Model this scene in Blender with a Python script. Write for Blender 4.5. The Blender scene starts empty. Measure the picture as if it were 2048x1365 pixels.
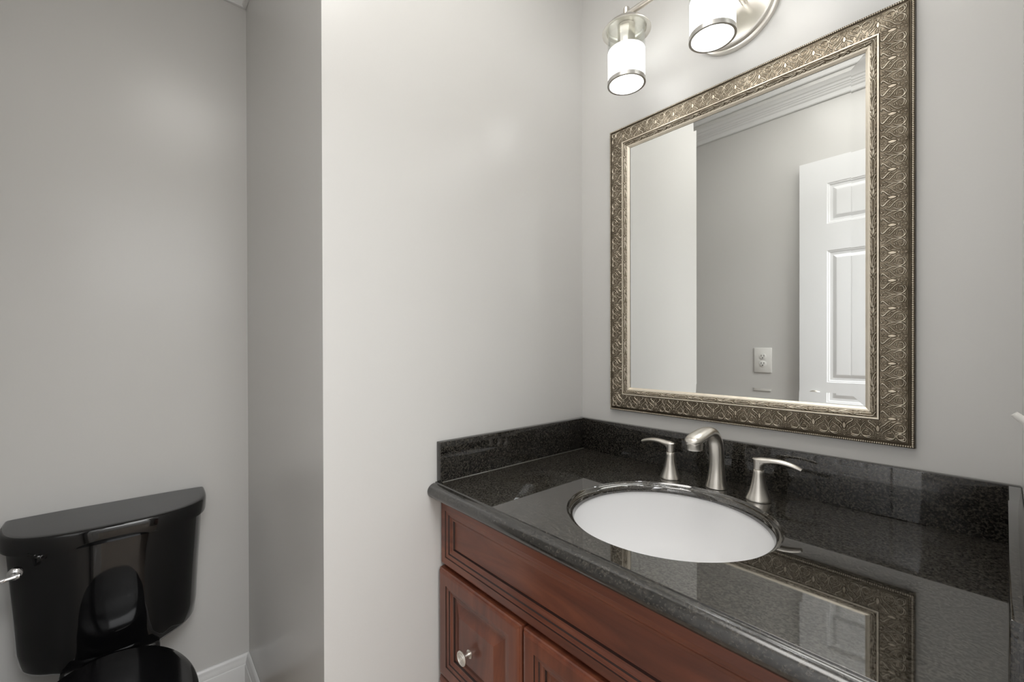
import bpy, bmesh, math
import numpy as np
from mathutils import Vector, Matrix

# ------------------------------------------------------------------ camera, light, exposure
sc = bpy.context.scene
COL = sc.collection
PI = math.pi
CAM = (0.9160, -1.1252, 1.1808)
YAW, PITCH, ROLL = math.radians(49.5109), math.radians(-0.223), math.radians(-0.1527)
FPX, PPX, PPY = 854.45, 1008.61, 695.93


def make_camera():
    d = Vector((-math.sin(YAW), math.cos(YAW), 0))
    r = Vector((math.cos(YAW), math.sin(YAW), 0))
    u = Vector((0, 0, 1))
    d2 = d * math.cos(PITCH) + u * math.sin(PITCH)
    u2 = u * math.cos(PITCH) - d * math.sin(PITCH)
    r3 = r * math.cos(ROLL) + u2 * math.sin(ROLL)
    u3 = u2 * math.cos(ROLL) - r * math.sin(ROLL)
    m = Matrix((r3, u3, -d2)).transposed().to_4x4()
    m.translation = Vector(CAM)
    cd = bpy.data.cameras.new('camera')
    cd.sensor_width = 36.0
    cd.lens = 36.0 * FPX / 2048
    cd.shift_x = (1024 - PPX) / 2048
    cd.shift_y = (PPY - 682.5) / 2048
    cd.clip_start = 0.005
    co = bpy.data.objects.new('camera', cd)
    COL.objects.link(co)
    co.matrix_world = m
    sc.camera = co


make_camera()
world = bpy.data.worlds.new('world')
sc.world = world
world.use_nodes = True
world.node_tree.nodes['Background'].inputs[0].default_value = (0.8, 0.88, 1.0, 1)
world.node_tree.nodes['Background'].inputs[1].default_value = 0.3
sc.view_settings.view_transform = 'Standard'
sc.view_settings.look = 'None'
sc.view_settings.exposure = 0.0
sc.view_settings.gamma = 1.0
sc.view_settings.use_curve_mapping = False
sc.cycles.use_denoising = True
sc.cycles.max_bounces = 14
sc.cycles.diffuse_bounces = 6
sc.cycles.glossy_bounces = 8
sc.cycles.transparent_max_bounces = 16
sc.cycles.sample_clamp_indirect = 4.0
sc.cycles.caustics_refractive = False


def area_light(name, loc, target, sx, sy, power, col=(1, 1, 1)):
    l = bpy.data.lights.new(name, 'AREA')
    l.shape = 'RECTANGLE'
    l.size, l.size_y = sx, sy
    l.energy = power
    l.color = col
    o = bpy.data.objects.new(name, l)
    COL.objects.link(o)
    o.location = loc
    o.rotation_euler = (Vector(target) - Vector(loc)).to_track_quat('-Z', 'Y').to_euler()
    return o


BULB = 27.0      # strength of each vanity bulb
SHADE = 1.7      # glow of the lit frosted glass
area_light('hall_fill_light', (1.75, -0.45, 2.47), (1.75, -0.45, 0), 1.2, 1.9, 100, (0.965, 0.98, 1.0))  # added unseen fill under the hall ceiling, sends light through the doorway
area_light('doorway_fill_light', (1.50, -1.05, 1.85), (-0.60, -0.85, 1.15), 0.7, 0.7, 2.5, (0.96, 0.98, 1.0))  # added fill with no fixture, aimed from the hall into the bathroom
area_light('bathroom_fill_light', (0.50, -0.82, 2.485), (0.50, -0.82, 0), 0.60, 0.60, 6.8, (1.0, 0.975, 0.935))  # invented overhead fill, out of view, lifts the ambient level on the walls

# ------------------------------------------------------------------ materials


def mat(name, color=(0.5, 0.5, 0.5), rough=0.5, metal=0.0, ior=1.5, coat=0.0, coat_rough=0.03):
    m = bpy.data.materials.new(name)
    m.use_nodes = True
    b = m.node_tree.nodes['Principled BSDF']
    b.inputs['Base Color'].default_value = (*color, 1)
    b.inputs['Roughness'].default_value = rough
    b.inputs['Metallic'].default_value = metal
    b.inputs['IOR'].default_value = ior
    b.inputs['Coat Weight'].default_value = coat
    b.inputs['Coat Roughness'].default_value = coat_rough
    return m


def N(m, typ, **kw):
    n = m.node_tree.nodes.new(typ)
    for k, v in kw.items():
        if k in n.inputs:
            n.inputs[k].default_value = v
        else:
            setattr(n, k, v)
    return n


def L(m, a, b):
    m.node_tree.links.new(a, b)


def bsdf(m):
    return m.node_tree.nodes['Principled BSDF']


def objcoord(m, scale=(1, 1, 1)):
    t = N(m, 'ShaderNodeTexCoord')
    mp = N(m, 'ShaderNodeMapping')
    mp.inputs['Scale'].default_value = scale
    L(m, t.outputs['Object'], mp.inputs['Vector'])
    return mp.outputs['Vector']


def ramp(m, fac, stops):
    r = N(m, 'ShaderNodeValToRGB')
    e = r.color_ramp.elements
    e[0].position, e[0].color = stops[0][0], (*stops[0][1], 1)
    e[1].position, e[1].color = stops[-1][0], (*stops[-1][1], 1)
    for p, c in stops[1:-1]:
        x = e.new(p)
        x.color = (*c, 1)
    L(m, fac, r.inputs['Fac'])
    return r.outputs['Color']


def bump(m, height, strength, dist, target=None):
    b = N(m, 'ShaderNodeBump')
    b.inputs['Strength'].default_value = strength
    b.inputs['Distance'].default_value = dist
    L(m, height, b.inputs['Height'])
    L(m, b.outputs['Normal'], bsdf(m).inputs['Normal'])


def paint(name, col, rough, bstr=0.12):
    m = mat(name, col, rough)
    v = objcoord(m)
    n = N(m, 'ShaderNodeTexNoise', Scale=220.0, Detail=3.0)
    L(m, v, n.inputs['Vector'])
    bump(m, n.outputs['Fac'], bstr, 0.0006)
    return m


M_WALL = paint('wall_paint_grey', (0.648, 0.640, 0.622), 0.265)
M_CEIL = paint('ceiling_paint_white', (0.80, 0.80, 0.79), 0.7)
M_TRIM = mat('trim_paint_white', (0.78, 0.78, 0.775), 0.3)
M_DOOR = mat('door_paint_white', (0.80, 0.805, 0.81), 0.32)
M_PLATE = mat('plate_white', (0.80, 0.79, 0.76), 0.3)
M_DARK = mat('slot_dark', (0.02, 0.02, 0.02), 0.6)

M_FLOOR = mat('floor_tile', (0.45, 0.38, 0.3), 0.35)
_v = objcoord(M_FLOOR)
_b = N(M_FLOOR, 'ShaderNodeTexBrick', Scale=3.0)
_b.offset = 0.0
_b.inputs['Color1'].default_value = (0.30, 0.25, 0.20, 1)
_b.inputs['Color2'].default_value = (0.34, 0.28, 0.225, 1)
_b.inputs['Mortar'].default_value = (0.2, 0.18, 0.16, 1)
_b.inputs['Mortar Size'].default_value = 0.008
_b.inputs['Brick Width'].default_value = 1.0
_b.inputs['Row Height'].default_value = 1.0
L(M_FLOOR, _v, _b.inputs['Vector'])
L(M_FLOOR, _b.outputs['Color'], bsdf(M_FLOOR).inputs['Base Color'])


def granite(name, rmin, rmax, k=1.0):
    m = mat(name, (0.012, 0.012, 0.012), 0.035, ior=2.15)
    v = objcoord(m)
    vo = N(m, 'ShaderNodeTexVoronoi', Scale=370.0)
    L(m, v, vo.inputs['Vector'])
    no = N(m, 'ShaderNodeTexNoise', Scale=260.0, Detail=3.0, Roughness=0.65)
    L(m, v, no.inputs['Vector'])
    sep = N(m, 'ShaderNodeSeparateColor')
    L(m, vo.outputs['Color'], sep.inputs['Color'])
    mix = N(m, 'ShaderNodeMath', operation='MULTIPLY_ADD')
    mix.inputs[1].default_value = 0.30
    L(m, sep.outputs['Red'], mix.inputs[0])
    L(m, no.outputs['Fac'], mix.inputs[2])
    c = ramp(m, mix.outputs[0], [(0.46, (0.0015, 0.0015, 0.0015)), (0.56, (0.014, 0.0130, 0.0112)),
                                 (0.70, (0.042, 0.038, 0.031)), (0.86, (0.078, 0.069, 0.056))])
    dk = N(m, 'ShaderNodeMix', data_type='RGBA')
    dk.inputs[0].default_value = 1.0 - k
    dk.inputs[7].default_value = (0.004, 0.004, 0.0042, 1)
    L(m, c, dk.inputs[6])
    L(m, dk.outputs[2], bsdf(m).inputs['Base Color'])
    r2 = N(m, 'ShaderNodeMapRange')
    r2.inputs['From Min'].default_value = 0.3
    r2.inputs['From Max'].default_value = 0.7
    r2.inputs['To Min'].default_value = rmin
    r2.inputs['To Max'].default_value = rmax
    L(m, no.outputs['Fac'], r2.inputs['Value'])
    L(m, r2.outputs['Result'], bsdf(m).inputs['Roughness'])
    return m


M_GRAN = granite('black_granite', 0.025, 0.035, 1.0)
M_GRANS = granite('black_granite_upstand', 0.025, 0.035, 0.65)
M_GRANS.node_tree.nodes['Principled BSDF'].inputs['IOR'].default_value = 1.65
M_GRANE = granite('black_granite_honed_edge', 0.16, 0.22, 0.55)
M_GRANE.node_tree.nodes['Principled BSDF'].inputs['IOR'].default_value = 1.85


def wood(name, axis):
    m = mat(name, (0.1, 0.03, 0.02), 0.33, coat=0.25, coat_rough=0.15)
    sc3 = [14.0, 14.0, 14.0]
    sc3[axis] = 1.6
    v = objcoord(m, sc3)
    n = N(m, 'ShaderNodeTexNoise', Scale=1.6, Detail=6.0, Roughness=0.6, Distortion=0.9)
    L(m, v, n.inputs['Vector'])
    c = ramp(m, n.outputs['Fac'], [(0.25, (0.075, 0.0225, 0.0135)), (0.5, (0.150, 0.044, 0.023)),
                                   (0.75, (0.225, 0.072, 0.034))])
    L(m, c, bsdf(m).inputs['Base Color'])
    bump(m, n.outputs['Fac'], 0.04, 0.001)
    return m


M_WOODH = wood('cherry_wood_horizontal', 0)
M_WOODV = wood('cherry_wood_vertical', 2)


def nickel(name, col, rough):
    m = mat(name, col, rough, metal=1.0)
    v = objcoord(m, (60, 60, 900))
    n = N(m, 'ShaderNodeTexNoise', Scale=1.0, Detail=2.0)
    L(m, v, n.inputs['Vector'])
    bump(m, n.outputs['Fac'], 0.05, 0.0002)
    return m


M_NICK = nickel('brushed_nickel', (0.74, 0.71, 0.66), 0.33)
M_NICKD = nickel('brushed_nickel_ring', (0.50, 0.49, 0.47), 0.3)
M_CHROME = mat('chrome', (0.85, 0.85, 0.86), 0.06, metal=1.0)
M_BLACK = mat('black_vitreous_china', (0.0035, 0.0035, 0.0038), 0.05, ior=1.55)
M_SEAT = mat('black_seat_plastic', (0.004, 0.004, 0.0045), 0.09, ior=1.5)
M_CHINA = mat('white_china', (0.84, 0.84, 0.845), 0.16, ior=1.16)
M_MIRROR = mat('silvered_glass', (0.93, 0.945, 0.935), 0.0, metal=1.0)


def antique():
    m = mat('antique_champagne_gilding', (0.6, 0.5, 0.4), 0.40, metal=0.8)
    a = N(m, 'ShaderNodeAttribute', attribute_name='relief')
    n = N(m, 'ShaderNodeTexNoise', Scale=45.0, Detail=4.0)
    L(m, objcoord(m), n.inputs['Vector'])
    ad = N(m, 'ShaderNodeMath', operation='MULTIPLY_ADD')
    ad.inputs[1].default_value = 0.3
    ad.inputs[2].default_value = -0.15
    L(m, n.outputs['Fac'], ad.inputs[0])
    s = N(m, 'ShaderNodeMath', operation='ADD')
    L(m, a.outputs['Fac'], s.inputs[0])
    L(m, ad.outputs[0], s.inputs[1])
    c = ramp(m, s.outputs[0], [(0.0, (0.028, 0.021, 0.013)), (0.33, (0.135, 0.108, 0.074)),
                               (0.65, (0.54, 0.465, 0.36)), (1.0, (0.86, 0.79, 0.67))])
    L(m, c, bsdf(m).inputs['Base Color'])
    return m


M_GILT = antique()


def frosted():
    m = mat('frosted_glass_lit', (0.95, 0.95, 0.94), 0.5)
    b = bsdf(m)
    b.inputs['Emission Color'].default_value = (0.98, 0.99, 1.0, 1)
    b.inputs['Emission Strength'].default_value = SHADE
    tr = N(m, 'ShaderNodeBsdfTranslucent')
    tr.inputs['Color'].default_value = (0.95, 0.95, 0.94, 1)
    mx = N(m, 'ShaderNodeMixShader')
    mx.inputs[0].default_value = 0.45
    L(m, b.outputs[0], mx.inputs[1])
    L(m, tr.outputs[0], mx.inputs[2])
    L(m, mx.outputs[0], m.node_tree.nodes['Material Output'].inputs['Surface'])
    return m


M_FROST = frosted()


def clear_glass():
    m = mat('clear_glass', (1, 1, 1), 0.0)
    t = N(m, 'ShaderNodeBsdfTransparent')
    t.inputs['Color'].default_value = (0.96, 0.97, 0.96, 1)
    g = N(m, 'ShaderNodeBsdfGlossy')
    g.inputs['Roughness'].default_value = 0.02
    f = N(m, 'ShaderNodeLayerWeight')
    f.inputs['Blend'].default_value = 0.12
    mx = N(m, 'ShaderNodeMixShader')
    L(m, f.outputs['Facing'], mx.inputs[0])
    L(m, t.outputs[0], mx.inputs[1])
    L(m, g.outputs[0], mx.inputs[2])
    L(m, mx.outputs[0], m.node_tree.nodes['Material Output'].inputs['Surface'])
    return m


M_CLEAR = clear_glass()


def bulb_mat():
    m = bpy.data.materials.new('lit_bulb')
    m.use_nodes = True
    b = bsdf(m)
    b.inputs['Base Color'].default_value = (1, 1, 1, 1)
    b.inputs['Emission Color'].default_value = (0.98, 0.99, 1.0, 1)
    b.inputs['Emission Strength'].default_value = BULB
    return m


M_BULB = bulb_mat()

# ------------------------------------------------------------------ mesh helpers


def link(name, me, m, parent=None, smooth=False, angle=None):
    o = bpy.data.objects.new(name, me)
    COL.objects.link(o)
    if m is not None:
        for x in (m if isinstance(m, (list, tuple)) else [m]):
            me.materials.append(x)
    if parent is not None:
        o.parent = parent
    if smooth:
        me.shade_smooth()
        if angle is not None:
            me.set_sharp_from_angle(angle=math.radians(angle))
    return o


def from_bm(name, bm, m, parent=None, smooth=False, angle=None):
    me = bpy.data.meshes.new(name)
    bmesh.ops.recalc_face_normals(bm, faces=bm.faces[:])
    bm.to_mesh(me)
    bm.free()
    return link(name, me, m, parent, smooth, angle)


def add_box(bm, x0, x1, y0, y1, z0, z1, bev=0.0, seg=2):
    vs = [bm.verts.new(p) for p in ((x0, y0, z0), (x1, y0, z0), (x1, y1, z0), (x0, y1, z0),
                                    (x0, y0, z1), (x1, y0, z1), (x1, y1, z1), (x0, y1, z1))]
    fs = [bm.faces.new([vs[i] for i in q]) for q in
          ((0, 3, 2, 1), (4, 5, 6, 7), (0, 1, 5, 4), (1, 2, 6, 5), (2, 3, 7, 6), (3, 0, 4, 7))]
    if bev > 0:
        es = list({e for f in fs for e in f.edges})
        bmesh.ops.bevel(bm, geom=es, offset=bev, segments=seg, profile=0.5, affect='EDGES')


def loft(bm, rings, closed=True, cap0=True, cap1=True):
    R = [[bm.verts.new(p) for p in r] for r in rings]
    n = len(R[0])
    for a, b in zip(R[:-1], R[1:]):
        for i in range(n if closed else n - 1):
            j = (i + 1) % n
            bm.faces.new((a[i], a[j], b[j], b[i]))
    if cap0:
        bm.faces.new(R[0][::-1])
    if cap1:
        bm.faces.new(R[-1])
    return R


def lathe(bm, prof, c=(0, 0, 0), seg=48, cap0=True, cap1=True, axis='z'):
    """prof: list of (radius, height)"""
    rings = []
    for r, h in prof:
        ring = []
        for i in range(seg):
            a = 2 * PI * i / seg
            p = (r * math.cos(a), r * math.sin(a), h)
            if axis == 'x':
                p = (h, p[0], p[1])
            elif axis == 'y':
                p = (p[0], h, p[1])
            ring.append((c[0] + p[0], c[1] + p[1], c[2] + p[2]))
        rings.append(ring)
    loft(bm, rings, True, cap0, cap1)


def sweep(bm, pts, radii, seg=24, up=(1, 0, 0), cap=True):
    """tube along pts; radii: list of (a, b): a along `up`-side axis, b across"""
    pts = [Vector(p) for p in pts]
    rings = []
    for i, p in enumerate(pts):
        t = (pts[min(i + 1, len(pts) - 1)] - pts[max(i - 1, 0)]).normalized()
        s = Vector(up)
        s = (s - t * s.dot(t)).normalized()
        n = t.cross(s).normalized()
        a, b = radii[i] if isinstance(radii[i], (tuple, list)) else (radii[i], radii[i])
        rings.append([p + s * (a * math.cos(2 * PI * k / seg)) + n * (b * math.sin(2 * PI * k / seg)) for k in range(seg)])
    loft(bm, rings, True, cap, cap)


def catmull(pts, n=8):
    P = [np.array(p, float) for p in pts]
    P = [2 * P[0] - P[1]] + P + [2 * P[-1] - P[-2]]
    out = []
    for i in range(1, len(P) - 2):
        for k in range(n):
            t = k / n
            p0, p1, p2, p3 = P[i - 1:i + 3]
            out.append(0.5 * ((2 * p1) + (-p0 + p2) * t + (2 * p0 - 5 * p1 + 4 * p2 - p3) * t * t + (-p0 + 3 * p1 - 3 * p2 + p3) * t ** 3))
    out.append(P[-2])
    return [tuple(p) for p in out]


def extrude_profile(bm, prof, a, b, mitre_a=0.0, mitre_b=0.0, cap=True):
    """prof: [(p, z)] p = outward projection from the wall.  a, b: (x, y) start and end on the wall line,
    the room lies to the left of a->b.  mitre: +1 the run shortens with p (inside corner), -1 it lengthens."""
    a = Vector((a[0], a[1], 0))
    b = Vector((b[0], b[1], 0))
    t = (b - a).normalized()
    n = Vector((-t.y, t.x, 0))
    r0 = [a + n * p + t * (p * mitre_a) + Vector((0, 0, z)) for p, z in prof]
    r1 = [b + n * p - t * (p * mitre_b) + Vector((0, 0, z)) for p, z in prof]
    loft(bm, [r0, r1], True, cap, cap)


def struct(o):
    o['kind'] = 'structure'
    return o


def empty(name, loc, label, cat, group=None):
    o = bpy.data.objects.new(name, None)
    o.empty_display_size = 0.05
    COL.objects.link(o)
    o.location = loc
    o['label'] = label
    o['category'] = cat
    if group:
        o['group'] = group
    return o


class Local:
    """builds parts in world coordinates, then moves them under their empty"""
    @staticmethod
    def fix(root):
        inv = Matrix.Translation(-Vector(root.location))
        for c in root.children:
            if c.type == 'MESH':
                c.data.transform(inv)
            Local.deep(c, inv)

    @staticmethod
    def deep(o, inv):
        for c in o.children:
            if c.type == 'MESH':
                c.data.transform(inv)
            Local.deep(c, inv)


# ------------------------------------------------------------------ room numbers
XL = -0.8077      # wall behind the toilet
XR = 0.9352       # wall with the doorway
YB = 0.0          # wall with the mirror
YF = -1.415       # wall opposite the mirror
YI = -0.8369      # face of the boxed-out corner
ZC = 2.50
TH = 0.12


def box_obj(name, *b, m=M_WALL):
    bm = bmesh.new()
    add_box(bm, *b)
    return struct(from_bm(name, bm, m))


box_obj('floor', XL - TH, 2.72, -3.1, 1.6, -0.05, 0.0, m=M_FLOOR)
box_obj('ceiling', XL - TH, 2.72, -3.1, 1.6, ZC, ZC + 0.05, m=M_CEIL)
box_obj('wall_left', XL - TH, XL, YF - TH, YI, 0, ZC)
box_obj('wall_inner', XL - TH, 0.0, YI, YB, 0, ZC)
box_obj('wall_back', XL - TH, XR + TH, YB, YB + TH, 0, ZC)
box_obj('wall_front', XL - TH, XR + TH, YF - TH, YF, 0, ZC)
bm = bmesh.new()
add_box(bm, XR, XR + TH, -0.66, YB, 0, ZC)
add_box(bm, XR, XR + TH, YF, -1.398, 0, ZC)
add_box(bm, XR, XR + TH, -1.398, -0.66, 2.075, ZC)
struct(from_bm('wall_right', bm, M_WALL))
box_obj('wall_hall_far', 2.6, 2.72, -3.1, 1.6, 0, ZC)
box_obj('wall_hall_north', XR + TH, 2.6, 1.5, 1.6, 0, ZC)
box_obj('wall_hall_south', XR + TH, 2.6, -3.1, -3.0, 0, ZC)
bm = bmesh.new()
add_box(bm, XR, XR + TH, YB + TH, 1.5, 0, ZC)
add_box(bm, XR, XR + TH, -3.0, YF - TH, 0, ZC)
struct(from_bm('wall_hall_near', bm, M_WALL))

# door lining
bm = bmesh.new()
add_box(bm, XR + 0.004, XR + TH, -0.672, -0.6601, 0, 2.074)
add_box(bm, XR + 0.004, XR + TH, -1.3979, -1.388, 0, 2.074)
add_box(bm, XR + 0.004, XR + TH, -1.388, -0.672, 2.066, 2.0749)
struct(from_bm('trim_door_lining', bm, M_TRIM))
bm = bmesh.new()
xh = XR + TH
add_box(bm, xh + 0.0005, xh + 0.018, -0.665, -0.60, 0.0, 2.13, 0.003)
add_box(bm, xh + 0.0005, xh + 0.018, -1.46, -1.395, 0.0, 2.13, 0.003)
add_box(bm, xh + 0.0005, xh + 0.018, -1.395, -0.665, 2.07, 2.13, 0.003)
struct(from_bm('trim_door_casing', bm, M_TRIM))

# crown moulding
CROWN = [(0.0005, 2.358), (0.010, 2.358), (0.013, 2.362), (0.013, 2.380), (0.019, 2.385), (0.021, 2.3925), (0.0255, 2.395),
         (0.0255, 2.400), (0.031, 2.4035), (0.033, 2.412), (0.040, 2.4165), (0.042, 2.422), (0.050, 2.432),
         (0.062, 2.4405), (0.074, 2.446), (0.080, 2.452), (0.080, 2.459), (0.088, 2.462), (0.094, 2.474),
         (0.100, 2.478), (0.100, 2.4995), (0.0005, 2.4995)]


def crown(name, a, b, ma, mb):
    bm = bmesh.new()
    extrude_profile(bm, CROWN, a, b, ma, mb)
    struct(from_bm(name, bm, M_TRIM, smooth=True, angle=28))


# room is to the left of each run
crown('trim_crown_back', (XR, YB), (0, YB), 1, 1)
crown('trim_crown_return', (0, YB), (0, YI), 1, -1)
crown('trim_crown_inner', (0, YI), (XL, YI), -1, 1)
crown('trim_crown_left', (XL, YI), (XL, YF), 1, 1)
crown('trim_crown_front', (XL, YF), (XR, YF), 1, 1)
crown('trim_crown_right', (XR, YF), (XR, YB), 1, 1)

BASE = [(0.0005, 0.0), (0.016, 0.0), (0.016, 0.072), (0.0145, 0.077), (0.0125, 0.0785), (0.0125, 0.083), (0.0105, 0.092),
        (0.0085, 0.100), (0.0085, 0.1035), (0.0065, 0.107), (0.0035, 0.1095), (0.0005, 0.110)]


def baseboard(name, a, b, ma, mb):
    bm = bmesh.new()
    extrude_profile(bm, BASE, a, b, ma, mb)
    struct(from_bm(name, bm, M_TRIM, smooth=True, angle=30))


baseboard('baseboard_return', (0, -0.558), (0, YI), 0, -1)
baseboard('baseboard_inner', (0, YI), (XL, YI), -1, 1)
baseboard('baseboard_left', (XL, YI), (XL, YF), 1, 1)
baseboard('baseboard_front', (XL, YF), (XR, YF), 1, 0)

# ------------------------------------------------------------------ panelled leaf and fronts


def nested(bm, x0, x1, z0, z1, rings, y, back=None):
    """rectangular rings facing -y.  rings: list of (inset, depth) depth>0 goes away from the room (+y)"""
    def ring(i, d):
        return [(x0 + i, y + d, z0 + i), (x1 - i, y + d, z0 + i), (x1 - i, y + d, z1 - i), (x0 + i, y + d, z1 - i)]
    rs = [ring(i, d) for i, d in rings]
    if back is not None:
        rs = [ring(rings[0][0], back)] + rs
    loft(bm, rs, True, back is not None, True)


def panel_door():
    # leaf standing open along the wall opposite the mirror; its seen face looks at the mirror (+y)
    x0, x1, z0, z1 = 0.2598, 0.926, 0.012, 2.0636
    yf, yb = -1.3686, -1.4036
    bm = bmesh.new()
    xs = [(0.3701, 0.5430), (0.6428, 0.8157)]
    zs = [(0.22, 0.82), (1.0057, 1.6274), (1.7544, 1.9457)]
    gx = [x0] + [v for p in xs for v in p] + [x1]
    gz = [z0] + [v for p in zs for v in p] + [z1]
    V = {}

    def v(x, y, z):
        k = (round(x, 5), round(y, 5), round(z, 5))
        if k not in V:
            V[k] = bm.verts.new((x, y, z))
        return V[k]
    for i in range(len(gx) - 1):
        for j in range(len(gz) - 1):
            a, b, c, d = gx[i], gx[i + 1], gz[j], gz[j + 1]
            if i % 2 == 1 and j % 2 == 1:
                R = [(0, 0), (0.003, -0.003), (0.007, -0.0035), (0.011, -0.008), (0.022, -0.009), (0.036, -0.002), (0.040, -0.0015)]
                prev = None
                for ins, dep in R:
                    q = [v(a + ins, yf + dep, c + ins), v(b - ins, yf + dep, c + ins), v(b - ins, yf + dep, d - ins), v(a + ins, yf + dep, d - ins)]
                    if prev:
                        for k in range(4):
                            bm.faces.new((prev[k], prev[(k + 1) % 4], q[(k + 1) % 4], q[k]))
                    prev = q
                bm.faces.new(prev)
            else:
                bm.faces.new((v(a, yf, c), v(b, yf, c), v(b, yf, d), v(a, yf, d)))
    # back and edges
    e = 0.0
    bk = [v(x0, yb, z0), v(x1, yb, z0), v(x1, yb, z1), v(x0, yb, z1)]
    bm.faces.new(bk)
    bm.faces.new([v(x, yf, z0) for x in gx] + [bk[1], bk[0]])
    bm.faces.new([v(x, yf, z1) for x in gx] + [bk[2], bk[3]])
    bm.faces.new([v(x0, yf, z) for z in gz] + [bk[3], bk[0]])
    bm.faces.new([v(x1, yf, z) for z in gz] + [bk[2], bk[1]])
    door = struct(from_bm('door_1', bm, M_DOOR))
    bm = bmesh.new()
    c = (0.3225, 0, 0.932)
    lathe(bm, [(0.0325, yf + 0.0002), (0.0325, yf + 0.004), (0.028, yf + 0.009), (0.013, yf + 0.011), (0.011, yf + 0.022),
               (0.013, yf + 0.028), (0.022, yf + 0.033), (0.0265, yf + 0.040), (0.0275, yf + 0.048), (0.025, yf + 0.056), (0.018, yf + 0.0615),
               (0.008, yf + 0.0635)], c, 40, axis='y')
    k = from_bm('door_knob', bm, M_NICK, door, True, 40)
    bm = bmesh.new()
    for z in (0.25, 1.05, 1.85):
        sweep(bm, [(0.930, -1.372, z - 0.04), (0.930, -1.372, z + 0.04)], [0.005, 0.005], 12)
    from_bm('door_hinges', bm, M_NICK, door, True, 40)['label'] = 'nickel hinge barrels'
    return door


panel_door()

# ------------------------------------------------------------------ vanity cabinet
vanity = empty('vanity_cabinet', (0.4675, -0.28, 0.0),
               'reddish brown cherry wood vanity cabinet below the black countertop', 'cabinet')
FZ = 0.8065
bm = bmesh.new()
add_box(bm, 0.0015, 0.9335, -0.540, -0.0015, 0.10, 0.62)
add_box(bm, 0.0015, 0.0200, -0.540, -0.0015, 0.6201, FZ)
add_box(bm, 0.9150, 0.9335, -0.540, -0.0015, 0.6201, FZ)
add_box(bm, 0.0201, 0.9149, -0.540, -0.5280, 0.6201, FZ)
add_box(bm, 0.0201, 0.9149, -0.0200, -0.0015, 0.6201, FZ)
add_box(bm, 0.0015, 0.9335, -0.475, -0.0015, 0.0, 0.0999)
from_bm('cabinet_body', bm, M_WOODV, vanity)

M_GLAZE = mat('dark_wood_glaze', (0.022, 0.008, 0.006), 0.4)
FF = [(0.0, 0.004), (0.0012, 0.0012), (0.004, 0.0), (0.0195, 0.0), (0.0205, 0.0022), (0.0225, 0.0030), (0.0285, 0.0036), (0.0305, 0.0062),
      (0.0335, 0.0066), (0.0375, 0.0090), (0.0415, 0.0094), (0.0435, 0.0135), (0.0470, 0.0140)]
DR = [(0.0, 0.007), (0.0015, 0.0045), (0.003, 0.0040), (0.004, 0.0015), (0.008, 0.0002), (0.010, 0.0), (0.0325, 0.0), (0.0335, 0.0025),
      (0.036, 0.0030), (0.0415, 0.0035), (0.0430, 0.0060), (0.0460, 0.0065), (0.0495, 0.0090), (0.0530, 0.0094), (0.0550, 0.0135),
      (0.0600, 0.0140), (0.0640, 0.0135), (0.0840, 0.0035), (0.0855, 0.0030)]


def front(name, x0, x1, z0, z1, y, rings, m, parent, bx=None):
    bm = bmesh.new()
    nested(bm, x0, x1, z0, z1, rings, y, -0.5405 - y)
    bm.faces.ensure_lookup_table()
    for k, ((i0, d0), (i1, d1)) in enumerate(zip(rings[:-1], rings[1:])):
        if d1 - d0 > 0.0020 and i1 - i0 < 0.0032 and i0 > 0.01:      # dark glaze rubbed into the quirks of the moulding
            for f in bm.faces[(k + 1) * 4:(k + 2) * 4]:
                f.material_index = 1
    return from_bm(name, bm, [m, M_GLAZE], parent)


front('false_front', 0.0048, 0.9302, 0.6425, 0.7965, -0.557, FF, M_WOODH, vanity)


def knob(parent, x, z, y):
    bm = bmesh.new()
    pr = [(0.0095, -0.0002), (0.0095, 0.0012), (0.0060, 0.0030), (0.0050, 0.0070), (0.0050, 0.0130), (0.0075, 0.0165), (0.0135, 0.0180),
          (0.0158, 0.0200), (0.0160, 0.0225), (0.0150, 0.0238), (0.0125, 0.0240), (0.0118, 0.0228), (0.0100, 0.0228), (0.0090, 0.0242),
          (0.0055, 0.0248), (0.0048, 0.0238), (0.0040, 0.0238), (0.0030, 0.0250)]
    lathe(bm, [(r, y - h) for r, h in pr], (x, 0, z), 40, axis='y')
    return from_bm('knob', bm, M_NICK, parent, True, 35)


YD = -0.5660
stack = [(0.3715, 0.6338), (0.1110, 0.3660)]
for xa, xb in ((0.0070, 0.3045), (0.6305, 0.9280)):
    for za, zb in stack:
        d = front('drawer', xa, xb, za, zb, YD, DR, M_WOODV, vanity)
        knob(d, (xa + xb) / 2 - (0.022 if xa < 0.3 else 0.0), (za + zb) / 2 - 0.016, YD + 0.003)
d = front('cabinet_door', 0.3105, 0.6245, 0.1110, 0.6338, YD, DR, M_WOODV, vanity)
knob(d, 0.600, 0.40, YD)
Local.fix(vanity)

# ------------------------------------------------------------------ countertop with splashes
ZT = 0.8453
TS = 0.019
ZS = 0.9445
SX, SY, SA, SB = 0.4755, -0.3215, 0.1980, 0.2000


def ellipse(a, b, z, n=128):
    return [(SX + a * math.cos(2 * PI * i / n), SY + b * math.sin(2 * PI * i / n), z) for i in range(n)]


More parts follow.
